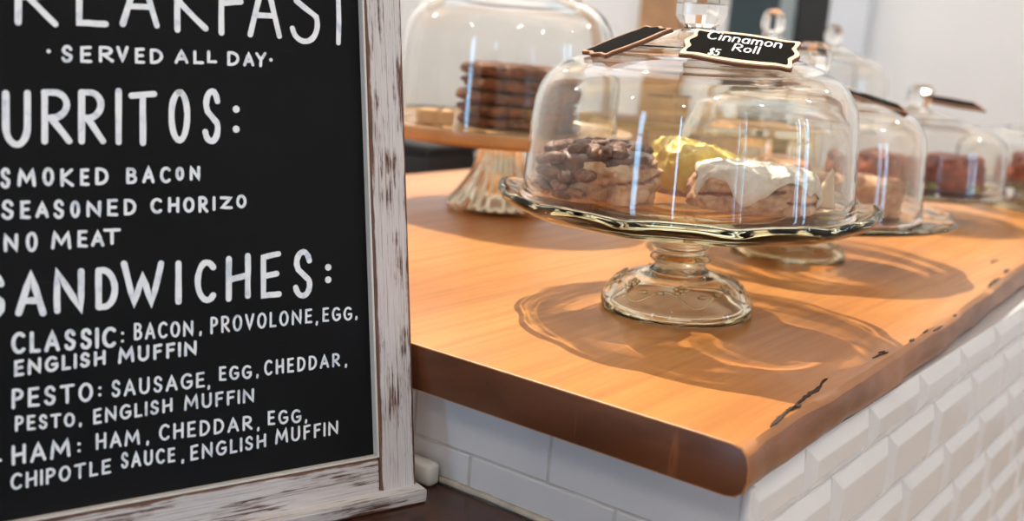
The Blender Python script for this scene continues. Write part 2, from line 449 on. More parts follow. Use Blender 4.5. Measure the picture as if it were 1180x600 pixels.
# ------------------------------------------------------------------ tiled base under the slab
ZD = -.118                                   # top of the lower dark counter
WN = FRN+.027
WL = on_plane(866, 578, N*WN, N).dot(L)
def fz(x, y): return on_plane(x, y, N*WN, N).z
def fl(x, y): return on_plane(x, y, N*WN, N).dot(L)
def rw(x, y): q = on_plane(x, y, L*WL+N*WN, L); return q.dot(N), q.z
Z_FLAT = (fz(480.7, 501.3)+fz(670, 572.5))/2
Z_BEV = sum(rw(*q)[1] for q in ((968, 549.3), (1032, 493), (1085, 464), (1125, 440)))/4
PIT_Z = (Z_BEV-rw(1180, 522)[1])/3
N_J = (rw(968, 549.3)[0]+rw(1032, 493)[0]+rw(1085, 464)[0]+rw(1125, 440)[0])/4
PIT_N = (rw(1125, 440)[0]-rw(968, 549.3)[0])/3
def build_base():
    root = thing('counter_base', 'white tiled base carrying the wooden bar top', 'counter base', (0, 0, 0), TH)
    top = ZC-TK-.0005
    bm = bmesh.new(); box(bm, (-1.12, WN+.013, 0), (WL-.014, 2.1, top)); mesh_obj('body', bm, M['tile_flat'], root, False)
    # flat tiles on the short side
    tw, th, g = PIT_N, PIT_Z, .0022
    bm = bmesh.new(); z0 = Z_FLAT; row = 1
    zt = z0+th
    r = 0; rows = []
    while zt > .03:
        zb = max(zt-th, .02); rows.append((zb, min(zt, top), r)); zt -= th; r += 1
    for zb, z1, r in rows:
        l = WL-.006; off = .0285 if r % 2 == 0 else .0985
        x1 = l
        first = True
        while x1 > -1.12:
            jn = fl(632, 535) if r % 2 == 0 else fl(540.3, 546)+tw
            x0 = jn if first else x1-tw
            first = False
            box(bm, (max(x0, -1.12)+g/2, WN, zb+g/2), (x1-g/2, WN+.0125, z1-g/2), .0009, 0, 1); x1 = x0
    o = mesh_obj('flat_tiles', bm, M['tile_flat'], root, False)
    bm = bmesh.new(); box(bm, (-1.12, WN+.0016, .02), (WL-.006, WN+.0115, top-.001)); mesh_obj('grout_bed', bm, M['grout'], root, False)
    # bevelled metro tiles on the long side
    bm = bmesh.new(); th2 = PIT_Z; z0 = Z_BEV+th2; r = 0; zt = z0
    while zt > .03:
        zb = max(zt-th2, .02); z1 = min(zt, top)
        n0 = WN+.001; start = N_J-tw*3.5 if r % 2 == 1 else N_J-tw*4
        while start+tw < n0+.012: start += tw
        y = start
        while y < 2.1:
            y0, y1 = max(y, n0), min(y+tw, 2.1); y += tw
            if y1-y0 < .012: continue
            bw = .0125; d1 = .0062
            a0, a1, c0, c1 = y0+g/2, y1-g/2, zb+g/2, z1-g/2
            if c1-c0 < 2.2*bw: bw = (c1-c0)*.3
            V = [bm.verts.new(q) for q in ((WL-.010, a0, c0), (WL-.010, a1, c0), (WL-.010, a1, c1), (WL-.010, a0, c1),
                                           (WL-.006, a0, c0), (WL-.006, a1, c0), (WL-.006, a1, c1), (WL-.006, a0, c1),
                                           (WL-.006+d1, a0+bw, c0+bw), (WL-.006+d1, a1-bw, c0+bw), (WL-.006+d1, a1-bw, c1-bw), (WL-.006+d1, a0+bw, c1-bw))]
            for q in ((0, 1, 5, 4), (1, 2, 6, 5), (2, 3, 7, 6), (3, 0, 4, 7), (4, 5, 9, 8), (5, 6, 10, 9), (6, 7, 11, 10), (7, 4, 8, 11), (8, 9, 10, 11), (3, 2, 1, 0)):
                bm.faces.new([V[k] for k in q])
        zt -= th2; r += 1
    bmesh.ops.recalc_face_normals(bm, faces=bm.faces[:])
    bmesh.ops.bevel(bm, geom=[e for e in bm.edges], offset=.0007, segments=1, affect='EDGES')
    mesh_obj('bevelled_tiles', bm, M['tile'], root, False)
    bm = bmesh.new(); box(bm, (WL-.0135, WN+.001, .02), (WL-.0066, 2.1, top-.0002)); mesh_obj('grout_bed', bm, M['tile_flat'], root, False)
    bm = bmesh.new(); box(bm, (WL-.0066, WN-.0015, .02), (WL-.0005, WN+.0085, top-.0005), .002); mesh_obj('corner_trim', bm, M['tile'], root, False)
    bm = bmesh.new()                             # grubby caulk bead along the dark counter
    P = [Vector((-1.1+.02*i, WN-.0015, ZC+ZD+.0022+.0012*noise.noise(Vector((i*.7, 0, 0))))) for i in range(41)]
    tube(bm, P, [.003+.0008*noise.noise(Vector((i*1.3, 4, 0))) for i in range(41)], 6)
    mesh_obj('caulk', bm, M['caulk'], root)
    return root
build_base()

# ------------------------------------------------------------------ lower dark counter
o = thing('dark_counter', 'dark brown wooden service counter under the chalkboard', 'counter', (0, 0, 0), TH)
bm = bmesh.new(); box(bm, (-1.12, .06, ZC+ZD-.035), (-.285, WN-.003, ZC+ZD), .003); mesh_obj('worktop', bm, M['dark_wood'], o, False)
bm = bmesh.new(); box(bm, (-1.10, .09, 0), (-.31, WN-.02, ZC+ZD-.0352), .002); mesh_obj('cabinet_body', bm, M['tan_dark'], o, False)

# ------------------------------------------------------------------ chalkboard sign
LEAN = math.radians(10.2); a = math.radians(53.5)
D = Vector((math.sin(a), math.cos(a), 0)); NB = Vector((-D.y, D.x, 0))
US = Z*math.cos(LEAN)+NB*math.sin(LEAN); WS = D.cross(US).normalized()
if WS.dot(NB) > 0: WS = -WS
EDG = .010                                           # how far the foot ledge stands out in front
P0 = on_z(492, 578.7, ZD)
SO = P0+NB*EDG                                       # origin: frame face meets the counter, ledge's right end
def st(x, y, w=0.):
    p = on_plane(x, y, SO+WS*w, WS)-SO; return p.dot(D), p.dot(US)
BREC = -.0075
sign = thing('chalkboard_sign', 'black menu chalkboard in a chipped white wooden frame on the dark counter', 'chalkboard', SO)
sign.matrix_world = frame_mat(SO, D, US, WS)
s_out = st(476, 430)[0]; s_in = st(436, 470)[0]
s_blk = st(428.5, 430, BREC)[0]
t_in = st(433, 528)[1]; t_led = st(480, 557.5)[1]
s_c = st(185, 66, BREC)[0]; s_l_in = 2*s_c-s_in-.0; s_l_out = s_l_in-(s_out-s_in)
t_top_in = st(200, -75)[1]; t_top_out = t_top_in+(s_out-s_in)
s_foot0 = s_l_out-.014
FT = .010                                            # frame thickness
def rail(name, lo, hi, mat, bev=.0022):
    bm = bmesh.new(); box(bm, lo, hi, bev)
    es = [e for e in bm.edges]
    o = mesh_obj(name, bm, mat, sign, False); return o
def stile(name, s0, s1): return rail(name, (s0, t_led-.004, -FT), (s1, t_top_out, 0), M['paint_y'])
stile('stile', s_in, s_out); stile('stile', s_l_out, s_l_in)
rail('bottom_rail', (s_l_in+.0002, t_led-.004, -FT), (s_in-.0002, t_in, -.0006), M['paint_x'])
rail('top_rail', (s_l_in+.0002, t_top_in, -FT), (s_in-.0002, t_top_out, -.0006), M['paint_x'])
rail('board', (s_l_in-.004, t_in-.004, BREC-.004), (s_in+.004, t_top_in+.004, BREC), M['board'], 0)
# inner lip strips seen as the pale reveal
rail('inner_lip', (s_in-.0016, t_in, BREC), (s_in+.0002, t_top_in, -.0008), M['white_plastic'], .0004)
rail('inner_lip', (s_l_in-.0002, t_in, BREC), (s_l_in+.0016, t_top_in, -.0008), M['white_plastic'], .0004)
rail('inner_lip', (s_l_in+.0017, t_in-.0002, BREC), (s_in-.0017, t_in+.0016, -.0008), M['white_plastic'], .0004)
# foot ledge: a level strip (its section is square to the counter, not to the leaning board)
iv = sign.matrix_world.inverted()
lh = .0112
bm = bmesh.new()
prof = [(EDG, 0), (EDG, lh), (-.002, lh), (-.03, lh), (-.03, 0)]
def lp(s, out, h): return iv @ (SO+D*s-NB*out+Z*h)
A_ = [bm.verts.new(lp(0, *q)) for q in prof]; B_ = [bm.verts.new(lp(s_foot0, *q)) for q in prof]
for i in range(5): bm.faces.new((A_[i], A_[(i+1) % 5], B_[(i+1) % 5], B_[i]))
bm.faces.new(A_[::-1]); bm.faces.new(B_); bmesh.ops.recalc_face_normals(bm, faces=bm.faces[:])
bmesh.ops.bevel(bm, geom=bm.edges[:], offset=.0014, segments=2, affect='EDGES')
mesh_obj('foot_ledge', bm, M['paint_x'], sign, False)
bm = bmesh.new(); sm = (s_out+s_l_out)/2          # strut behind, standing on the counter
q0 = SO+D*sm+US*.33+WS*(-FT-.012); q1 = SO+D*sm+NB*.13+Z*.006
tube(bm, [iv @ q0, iv @ q1], .008, 4); mesh_obj('back_strut', bm, M['tan_wood'], sign, False)

# ---- single-stroke hand lettering -------------------------------------------------------
def arc(cx, cy, rx, ry, a0, a1, n=14):
    return [(cx+rx*math.cos(math.radians(a0+(a1-a0)*i/n)), cy+ry*math.sin(math.radians(a0+(a1-a0)*i/n))) for i in range(n+1)]
S_ = [(.92, .80)]+arc(.52, .745, .40, .255, 20, 185, 10)+[(.22, .60), (.5, .50), (.80, .40)]+arc(.5, .255, .44, .255, 25, -165, 14)
GL = {
 'A': (.9, [[(0, 0), (.5, 1), (1, 0)], [(.2, .32), (.82, .32)]]),
 'B': (.75, [[(.05, 0), (.05, 1)], [(.05, 1)]+arc(.38, .77, .48, .23, 90, -90, 8)+[(.05, .54)], [(.05, .54)]+arc(.42, .27, .56, .27, 90, -90, 8)+[(.05, 0)]]),
 'C': (.85, [arc(.58, .5, .56, .5, 48, 312, 18)]),
 'D': (.85, [[(.06, 0), (.06, 1)], [(.06, 1), (.3, 1)]+arc(.3, .5, .68, .5, 80, -80, 12)+[(.3, 0), (.06, 0)]]),
 'E': (.7, [[(.95, 1), (.06, .98), (.06, .02), (1, 0)], [(.06, .5), (.85, .52)]]),
 'F': (.68, [[(1, 1), (.06, .97), (.06, 0)], [(.06, .5), (.85, .53)]]),
 'G': (.9, [arc(.55, .5, .54, .5, 50, 330, 18)+[(1, .45), (.62, .45)]]),
 'H': (.85, [[(.05, 1), (.05, 0)], [(.95, 1), (.95, 0)], [(.05, .48), (.95, .52)]]),
 'I': (.12, [[(.5, 1), (.5, 0)]]),
 'K': (.85, [[(.06, 1), (.06, 0)], [(.92, 1), (.08, .48), (1, 0)]]),
 'L': (.65, [[(.06, 1), (.06, .02), (1, 0)]]),
 'M': (1.15, [[(0, 0), (.1, 1), (.5, .25), (.9, 1), (1, 0)]]),
 'N': (.95, [[(.04, 0), (.04, 1), (.96, 0), (.96, 1)]]),
 'O': (.85, [arc(.5, .5, .5, .5, 90, 455, 24)]),
 'P': (.72, [[(.06, 0), (.06, 1)], [(.06, 1)]+arc(.4, .74, .56, .26, 90, -90, 10)+[(.06, .46)]]),
 'R': (.82, [[(.06, 0), (.06, 1)], [(.06, 1)]+arc(.4, .74, .5, .26, 90, -90, 10)+[(.08, .47)], [(.3, .48), (1, 0)]]),
 'S': (.72, [S_]),
 'T': (.85, [[(0, .97), (1, 1)], [(.5, .98), (.5, 0)]]),
 'U': (.85, [[(.04, 1), (.04, .35)]+arc(.5, .35, .46, .35, 180, 360, 12)+[(.96, 1)]]),
 'V': (.85, [[(0, 1), (.5, 0), (1, 1)]]),
 'W': (1.25, [[(0, 1), (.28, 0), (.5, .72), (.74, 0), (1, 1)]]),
 'Y': (.8, [[(0, 1), (.5, .48), (1, 1)], [(.5, .48), (.45, 0)]]),
 'Z': (.8, [[(0, 1), (.95, .98), (.05, .02), (1, 0)]]),
 ':': (.15, [[(.5, .72), (.5, .72)], [(.5, .2), (.5, .2)]]),
 ',': (.2, [[(.6, .14), (.3, -.08)]]),
 '.': (.15, [[(.5, .05), (.5, .05)]]),
 '*': (.2, [[(.5, .5), (.5, .5)]]),
 'i': (.12, [[(.5, .6), (.5, 0)], [(.5, .85), (.5, .86)]]),
 'n': (.62, [[(.05, .6), (.05, 0)], [(.05, .4)]+arc(.5, .36, .44, .24, 150, 0, 8)+[(.94, 0)]]),
 'a': (.62, [arc(.5, .3, .46, .3, 40, 330, 14), [(.95, .6), (.95, 0)]]),
 'm': (.95, [[(.04, .6), (.04, 0)], [(.04, .4)]+arc(.27, .4, .22, .2, 150, 0, 6)+[(.49, 0)], [(.5, .4)]+arc(.73, .4, .22, .2, 150, 0, 6)+[(.96, 0)]]),
 'o': (.62, [arc(.5, .3, .48, .3, 90, 450, 16)]),
 'l': (.12, [[(.5, 1), (.5, 0)]]),
 '$': (.7, [S_, [(.5, 1.1), (.5, -.1)]]),
 '5': (.68, [[(.9, 1), (.15, 1), (.1, .58)]+arc(.45, .32, .48, .32, 120, -140, 12)]),
}
def ribbon(bm, pts, w, z0, z1, jit=0.):
    """a flat round-ended pen stroke along 2-D points, slightly raised"""
    P = []
    for p in pts:
        p = Vector((p[0], p[1]))
        if not P or (p-P[-1]).length > 1e-5: P.append(p)
    def disc(c, r, n=12):
        vs = [bm.verts.new((c.x+r*math.cos(2*PI*k/n), c.y+r*math.sin(2*PI*k/n), z1)) for k in range(n)]
        bm.faces.new(vs)
        lo = [bm.verts.new((v.co.x, v.co.y, z0)) for v in vs]
        for k in range(n): bm.faces.new((lo[k], lo[(k+1) % n], vs[(k+1) % n], vs[k]))
    if len(P) == 1: disc(P[0], w*.62); return
    n = len(P); lf, rt = [], []
    for i, p in enumerate(P):
        t1 = (P[i]-P[i-1]).normalized() if i else (P[1]-P[0]).normalized()
        t2 = (P[i+1]-P[i]).normalized() if i < n-1 else t1
        t = t1+t2; t = t.normalized() if t.length > .3 else t1
        nn = Vector((-t.y, t.x)); k = 1/max(.62, abs(nn.dot(Vector((-t1.y, t1.x)))))
        ww = w/2*min(k, 1.35)*(1+jit*(random.random()-.5))
        lf.append(p+nn*ww); rt.append(p-nn*ww)
    cap = lambda c, t, a: [c+Vector((math.cos(math.atan2(t.y, t.x)+q), math.sin(math.atan2(t.y, t.x)+q)))*w/2 for q in a]
    t0 = (P[0]-P[1]).normalized(); te = (P[-1]-P[-2]).normalized()
    a_ = [math.radians(q) for q in (-55, -20, 20, 55)]
    # strip
    LV = [bm.verts.new((v.x, v.y, z1)) for v in lf]; RV = [bm.verts.new((v.x, v.y, z1)) for v in rt]
    for i in range(n-1): bm.faces.new((RV[i], RV[i+1], LV[i+1], LV[i]))
    e = [bm.verts.new((v.x, v.y, z1)) for v in cap(P[-1], te, a_)]; bm.faces.new([RV[-1]]+e+[LV[-1]])
    s = [bm.verts.new((v.x, v.y, z1)) for v in cap(P[0], t0, a_)]; bm.faces.new([LV[0]]+s+[RV[0]])
    loop = RV+e+LV[::-1]+s
    lo = [bm.verts.new((v.co.x, v.co.y, z0)) for v in loop]
    for k in range(len(loop)):
        k2 = (k+1) % len(loop); bm.faces.new((lo[k], lo[k2], loop[k2], loop[k]))
_lz = [0]
def put_glyph(bm, ch, x0, x1, yb0, yb1, h0, h1, w, to_st, zb):
    """glyph in a picture-surveyed box (left/right x, baseline y and cap height at both ends), laid into the plane"""
    for st_ in GL[ch][1]:
        pts = []
        for i, (u, v) in enumerate(st_):
            if i and len(st_) < 8:                   # subdivide straights a little for a hand-drawn wobble
                pu, pv = st_[i-1]
                for j in (1, 2):
                    pts.append((pu+(u-pu)*j/3, pv+(v-pv)*j/3))
            pts.append((u, v))
        q = []
        wob = random.random()*10
        for (u, v) in pts:
            u += .018*noise.noise(Vector((wob, u*2, v*2))); v += .012*noise.noise(Vector((wob+4, u*2, v*2)))
            x = x0+(x1-x0)*u; yb = yb0+(yb1-yb0)*u; h = h0+(h1-h0)*u
            px = w*1650; ix = min(px/2, abs(x1-x0)*.3)
            x = x0+ix+(x1-x0-2*ix)*u
            q.append(to_st(x, yb-px*.5-(h-px)*v))
        _lz[0] += 1
        ribbon(bm, q, w, zb, zb+.0004+.00002*(_lz[0] % 9), .16)
def line_obj(name, items, w, label=None):
    """items: (text, x0, x1, base0, base1, h0, h1) words, spaced by natural letter widths"""
    bm = bmesh.new()
    f = lambda x, y: st(x, y, BREC)
    for it in items:
        txt, x0, x1, b0, b1, h0, h1 = it[:7]
        ww = it[7] if len(it) > 7 else w
        gap = .24
        tot = sum(GL[c][0] for c in txt)+gap*(len(txt)-1); k = (x1-x0)/tot; x = x0
        for c in txt:
            cw = GL[c][0]*k; u0 = (x-x0)/(x1-x0); u1 = (x+cw-x0)/(x1-x0)
            put_glyph(bm, c, x, x+cw, b0+(b1-b0)*u0, b0+(b1-b0)*u1, h0+(h1-h0)*u0, h0+(h1-h0)*u1, ww, f, BREC-.0001)
            x += cw+gap*k
    bmesh.ops.recalc_face_normals(bm, faces=bm.faces[:])
    return mesh_obj(name, bm, M['chalk'], sign, False)
G = lambda c, x0, x1, b, t: (c, x0, x1, b, b, b-t, b-t)      # one letter from its box
W_BIG, W_HEAD, W_MED, W_SM = .0041, .0040, .0021, .00165
line_obj('menu_lettering', [('B', -42, -4, 27, 27, 70, 70), ('R', 15, 67, 29, 31, 70, 70), ('E', 86, 125, 31, 31, 71, 71), ('A', 138, 184, 31, 33, 72, 72), ('K', 199, 240, 38, 36, 76, 74), ('F', 250, 285, 41, 41, 74, 74), ('A', 285, 325, 43, 45, 78, 78), ('S', 331, 371, 51, 51, 84, 84), ('T', 369, 411, 52, 53, 84, 85)], W_HEAD)
line_obj('menu_lettering', [('*', 53, 59, 69, 69, 20, 20), G('S', 70, 84, 72, 52), G('E', 92, 106, 72.5, 53), G('R', 113, 131, 72, 53), G('V', 134, 148, 72, 53), G('E', 155, 167, 73.5, 55), G('D', 172, 188, 73.5, 56), G('A', 201, 217, 73.5, 57), G('L', 222, 235, 74, 58), G('L', 238, 250, 73, 58), G('D', 261, 276, 76, 59), G('A', 280, 293, 76.5, 60), G('Y', 294, 307, 77.5, 60), ('*', 309, 315, 78, 78, 18, 18)], W_MED)
line_obj('menu_lettering', [G('B', -48, -12, 169, 104), G('U', 2, 36, 170, 104), G('R', 46, 83, 166, 103), G('R', 89, 122, 166, 103), ('I', 132, 141, 167, 167, 65, 65), G('T', 148, 181, 168, 105), G('O', 194, 219, 165, 103), G('S', 232, 255, 166, 102), G(':', 268, 276, 161, 110)], W_BIG)
line_obj('menu_lettering', [G('S', 0, 12, 217, 193), G('M', 20, 41, 215, 194), G('O', 49, 62, 214, 193), G('K', 69, 85, 215, 194), G('E', 92, 103, 214, 194), G('D', 109, 125, 213, 193), G('B', 145, 158, 212, 193), G('A', 164, 178, 211, 191), G('C', 184, 197, 211, 192), G('O', 202, 212, 208, 192), G('N', 218, 231, 208, 191)], W_MED)
line_obj('menu_lettering', [G('S', 1, 16, 253, 230), G('E', 23, 35, 252, 231), G('A', 41, 56, 251, 232), G('S', 61, 74, 252, 230), G('O', 81, 92, 251, 231), G('N', 99, 117, 250, 231), G('E', 123, 136, 249, 229), G('D', 142, 157, 248, 229), G('C', 173, 187, 246, 228), G('H', 193, 207, 245, 227), G('O', 211, 224, 245, 227), G('R', 228, 240, 245, 226), G('I', 245, 248, 243, 226), G('Z', 253, 268, 241, 226), G('O', 272, 284, 240, 224)], W_MED)
line_obj('menu_lettering', [G('N', 4, 21, 290, 269), G('O', 30, 43, 290, 267), G('M', 59, 82, 287, 266), G('E', 89, 101, 285, 265), G('A', 105, 120, 284, 265), G('T', 119, 139, 282, 263)], W_MED)
line_obj('menu_lettering', [('B', -75, -45, 362, 362, 55, 55), G('S', -21, 6, 367, 315), G('A', 18, 53, 364, 312), G('N', 61, 98, 361, 309), G('D', 109, 136, 357, 308), G('W', 139, 189, 354, 300), ('I', 200, 211, 351, 351, 51, 51), G('C', 224, 250, 349, 299), ('H', 259, 290, 348, 344, 53, 53), ('E', 299, 325, 345, 342, 53, 53), G('S', 336, 361, 344, 287), G(':', 374, 382, 331, 297)][1:], W_BIG)
line_obj('menu_lettering', [('CLASSIC', 13, 134, 408, 400, 25, 24, .0024), (':', 139, 143, 398, 397, 20, 20), ('BACON', 154, 223, 392, 387, 20, 18), (',', 229, 233, 386, 386, 18, 18), ('PROVOLONE', 242, 360, 385, 372, 20, 17), (',', 363, 367, 374, 374, 16, 16), ('EGG', 371, 406, 371, 369, 17, 16), (',', 409, 412, 368, 368, 15, 15)], W_SM)
line_obj('menu_lettering', [('ENGLISH', 16, 122, 434, 420, 19, 17), ('MUFFIN', 136, 227, 419, 409, 19, 17)], .0020)
line_obj('menu_lettering', [('PESTO', 13, 107, 471, 462, 23, 22, .0020), (':', 113, 117, 459, 459, 18, 18), ('SAUSAGE', 128, 236, 458, 446, 20, 18), (',', 239, 242, 448, 448, 16, 16), ('EGG', 252, 290, 439, 436, 17, 16), (',', 295, 298, 435, 435, 15, 15), ('CHEDDAR', 304, 392, 433, 422, 18, 16), (',', 397, 400, 423, 423, 15, 15)], W_SM)
line_obj('menu_lettering', [('PESTO', 17, 86, 497, 491, 18, 16), (',', 91, 94, 491, 491, 15, 15), ('ENGLISH', 107, 199, 489, 474, 18, 16), ('MUFFIN', 212, 293, 473, 463, 18, 16)], W_SM)
line_obj('menu_lettering', [('*', -2, 2, 540, 540, 20, 20), ('HAM', 13, 81, 536, 526, 23, 22, .0020), (':', 89, 93, 524, 523, 18, 18), ('HAM', 110, 161, 518, 512, 19, 18), (',', 168, 172, 512, 512, 16, 16), ('CHEDDAR', 183, 291, 508, 495, 19, 17), (',', 296, 299, 496, 496, 15, 15), ('EGG', 308, 347, 490, 487, 17, 16), (',', 351, 354, 487, 487, 15, 15)], W_SM)
line_obj('menu_lettering', [('CHIPOTLE', 12, 128, 565, 545, 19, 17), ('SAUCE', 139, 202, 540, 532, 19, 17), (',', 209, 212, 533, 533, 15, 15), ('ENGLISH', 219, 307, 531, 515, 18, 16), ('MUFFIN', 317, 390, 512, 500, 18, 16)], W_SM)

# small white plastic box peeping out beside the sign
bp = on_z(486, 559, ZD)
o = thing('adapter_plug', 'small white plastic plug box on the dark counter against the tiles', 'plug', bp, TH)
bm = bmesh.new(); box(bm, (-.030, -.001, 0), (.0085, .0125, .019), .004, 0, 3); mesh_obj('casing', bm, M['white_plastic'], o)
bm = bmesh.new(); tube(bm, [(-.029, .006, .008), (-.05, .007, .005), (-.12, .007, .0032), (-.20, .007, .0032)], .003); mesh_obj('cord', bm, M['white_plastic'], o)

# ------------------------------------------------------------------ cake stands and domes
def foot_z(r):
    P = [(.0708, .004), (.0675, .015), (.0596, .0245), (.048, .031), (.036, .0345)]
    for (r1, z1), (r2, z2) in zip(P, P[1:]):
        if r2 <= r <= r1: k = (r-r2)/(r1-r2); return z2+(z1-z2)*k
    return P[0][1] if r > .07 else P[-1][1]
def rose_stand(name, label, loc, plate_r=.171, zs=1., rotz=0., nl=12, relief=True, group=None):
    t = thing(name, label, 'cake stand', loc, rotz, group)
    bm = bmesh.new()
    out = [(.0640, .0006), (.0690, 0), (.0706, .003), (.0705, .008), (.0672, .0155), (.0596, .0248), (.048, .0312), (.036, .0346), (.0275, .0362)]
    inn = [(.0262, .0300), (.036, .0292), (.046, .0262), (.055, .0190), (.0605, .009)]
    lathe(bm, smooth_prof(out, 3)+[(.012, .0362), (.012, .0300)]+inn, 96); mesh_obj('foot', bm, M['glass'], t)
    if relief:
        bm = bmesh.new()
        def onfoot(th, r, lift=.0): return Vector((r*math.cos(th), r*math.sin(th), foot_z(r)+lift))
        nv = 7
        pts = [onfoot(2*PI*i/210, .0615+.0052*math.cos(nv*2*PI*i/210), .0004) for i in range(210)]; pts.append(pts[0])
        tube(bm, pts, .0011, 6, caps=False)
        for k in range(nv*2):
            th = 2*PI*(k+.5)/(nv*2); c = onfoot(th, .053 if k % 2 else .0585, .0002)
            nrm = Vector((math.cos(th)*.6, math.sin(th)*.6, .8)).normalized(); tx = Z.cross(nrm).normalized(); ty = nrm.cross(tx)
            rot = Matrix((tx, ty, nrm)).transposed()
            if k % 2:
                blob(bm, c, (.0036, .0032, .0024), k, .1, 2, 2, 0, rot)
                for j in range(5):
                    q = 2*PI*j/5+k; blob(bm, c+tx*math.cos(q)*.0042+ty*math.sin(q)*.0036, (.0032, .0028, .0022), k*5+j, .12, 2, 2, 0, rot)
            else:
                for sg in (-1, 1): blob(bm, c+tx*sg*.0075+ty*.0008*sg, (.0048, .0023, .0019), k+sg, .05, 1, 2, 0, rot)
        mesh_obj('rose_relief', bm, M['glass'], t)
        bm = bmesh.new()
    P = [(.0272, .0355), (.0276, .0375), (.0245, .0400), (.0232, .0425), (.0250, .0450), (.0282, .0478), (.0268, .0505), (.0232, .0535), (.0228, .0560), (.0262, .0585), (.0282, .0615), (.0275, .0640), (.0290, .0665)]
    lathe(bm, [(.0, P[0][1])]+smooth_prof(P, 4)+[(.0, P[-1][1])], 72, closed=False); mesh_obj('stem', bm, M['glass'], t)
    dz = 0.; k = plate_r/.171
    up = [(0, .0982), (.06, .0982), (.11, .0985), (.136, .0990), (.150, .1000), (.158, .1030), (.166, .1075), (.1695, .1085)]
    dn = [(.1715, .1072), (.1718, .1035), (.1695, .0995), (.1625, .0948), (.150, .0895), (.13, .0850), (.10, .0795), (.06, .0725), (.032, .0678), (.020, .0670), (0, .0668)]
    def sc(i, th, r, z):
        q = max(0., (r/k-.10)/.0715); w = q*q
        s = math.cos(nl*th); s = s-.25*math.cos(2*nl*th)
        return r*(1+.016*w*s), z+.0017*w*s
    prof = smooth_prof(up, 3)+smooth_prof(dn, 3)
    prof = [(r*k, z+dz) for r, z in prof]
    bm = bmesh.new(); lathe(bm, prof, 288, sc, closed=False); mesh_obj('plate', bm, M['glass'], t)
    for o in t.children:
        for v in o.data.vertices: v.co.z *= zs
    t['deck'] = .0985*zs
    return t
def trumpet_stand(name, label, loc, plate_r=.171, height=.11, rotz=0., group=None, pmat=None):
    t = thing(name, label, 'cake stand', loc, rotz, group)
    H = height-.012
    out = [(.060, .0004), (.067, 0), (.0695, .004), (.068, .009), (.060, .018), (.048, .034), (.036, .055), (.029, H-.018), (.030, H-.006), (.034, H)]
    inn = [(.020, H), (.018, H-.03), (.026, .055), (.038, .032), (.050, .015)]
    rib = lambda i, th, r, z: (r*(1+(.035*math.cos(28*th) if .008 < z < H-.006 and i < 30 else 0)), z)
    bm = bmesh.new(); lathe(bm, smooth_prof(out, 3)+inn, 224, rib); mesh_obj('ribbed_foot', bm, M['glass'], t)
    k = plate_r
    bm = bmesh.new()
    P = [(0, H+.0075), (k*.9, H+.0080), (k*.965, H+.0100), (k*.99, H+.0145), (k, H+.0150), (k*1.004, H+.0125), (k*.995, H+.002), (k*.975, H-.004), (k*.9, H-.001), (k*.3, H), (0, H)]
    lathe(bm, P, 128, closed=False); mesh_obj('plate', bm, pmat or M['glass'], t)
    t['deck'] = H+.0077
    return t
def dome(name, label, loc, R=.150, body=.13, rotz=0., kr=.0235, group=None):
    """glass cover; loc is on the plate; body = height of the shoulder"""
    t = thing(name, label, 'glass dome', loc, rotz, group); s = R/.150; q = body/.130
    O = [(.1515, 0), (.1520, .0035), (.1505, .008), (.1490, .020), (.1470, .055), (.1448, .078), (.1418, .094), (.1355, .1065), (.1265, .1165), (.1120, .1250), (.0960, .1305), (.0925, .1322), (.0890, .1328), (.070, .1375), (.0665, .1395), (.0630, .1405), (.042, .1470), (.026, .1520), (.016, .1552), (.0, .1560)]
    Ip = [(.0, .1525), (.016, .1520), (.026, .1488), (.042, .1438), (.062, .1370), (.088, .1295), (.110, .1218), (.1245, .1135), (.1330, .1040), (.1385, .0925), (.1415, .078), (.1438, .055), (.1458, .020), (.1470, .004), (.1480, 0)]
    cv = lambda P: [(r*s, z*q) for r, z in P]
    bm = bmesh.new(); lathe(bm, smooth_prof(cv(O), 3)+smooth_prof([(r*.988, z-.0006*(z > .12)) for r, z in cv(Ip)], 3), 128); mesh_obj('bell', bm, M['dome'], t)
    bm = bmesh.new(); z0 = .1548*q
    K = [(0, z0-.001), (.0150, z0), (.0142, z0+.002), (kr*.80, z0+.0050), (kr, z0+.0125), (kr, z0+.0225), (kr*.86, z0+.0315), (kr*.52, z0+.038), (0, z0+.0395)]
    lathe(bm, K, 10, closed=False); o = mesh_obj('knob', bm, M['knob'], t, False)
    return t
    return t
def up_from(t, h): return Vector(t.location)+Z*h

pm = on_z(778.6, 356.7, 0)
stand0 = rose_stand('cake_stand', 'clear scalloped glass cake stand with rose-patterned foot, frontmost on the wooden bar', pm, rotz=.35)
DZ = .1018
dome0 = dome('cake_dome', 'clear glass dome with faceted knob over the three rolls, frontmost', pm+Z*.1005, rotz=.2)
pc = on_z(572, 240, 0)
stand1 = trumpet_stand('cake_stand', 'cake stand with tan plate and ribbed glass trumpet foot under the cookie stack', pc, .172, .115, pmat=M['plate_tan'])
dome1 = dome('cake_dome', 'tall clear glass dome over the stack of brown cookies', pc+Z*(stand1['deck']+.0012), .148, .174, .4)
p2 = on_z(906, 291, 0)
stand2 = rose_stand('cake_stand', 'low scalloped glass cake stand directly behind the front stand on the right', p2, .190, .60, .7, 10)
dome2 = dome('cake_dome', 'glass dome directly behind the front dome on the right, over tan scones', p2+Z*(stand2['deck']+.0025), .150, .132, .9)
p3 = on_z(1040, 246, 0)
stand3 = rose_stand('cake_stand', 'low glass cake stand under red-brown pastries near the far end', p3, .160, .45, .2, 10)
dome3 = dome('cake_dome', 'glass dome over red-brown pastries with green garnish', p3+Z*(stand3['deck']+.0025), .147, .104, .6)
p4 = Vector((.925, 1.985, ZC))
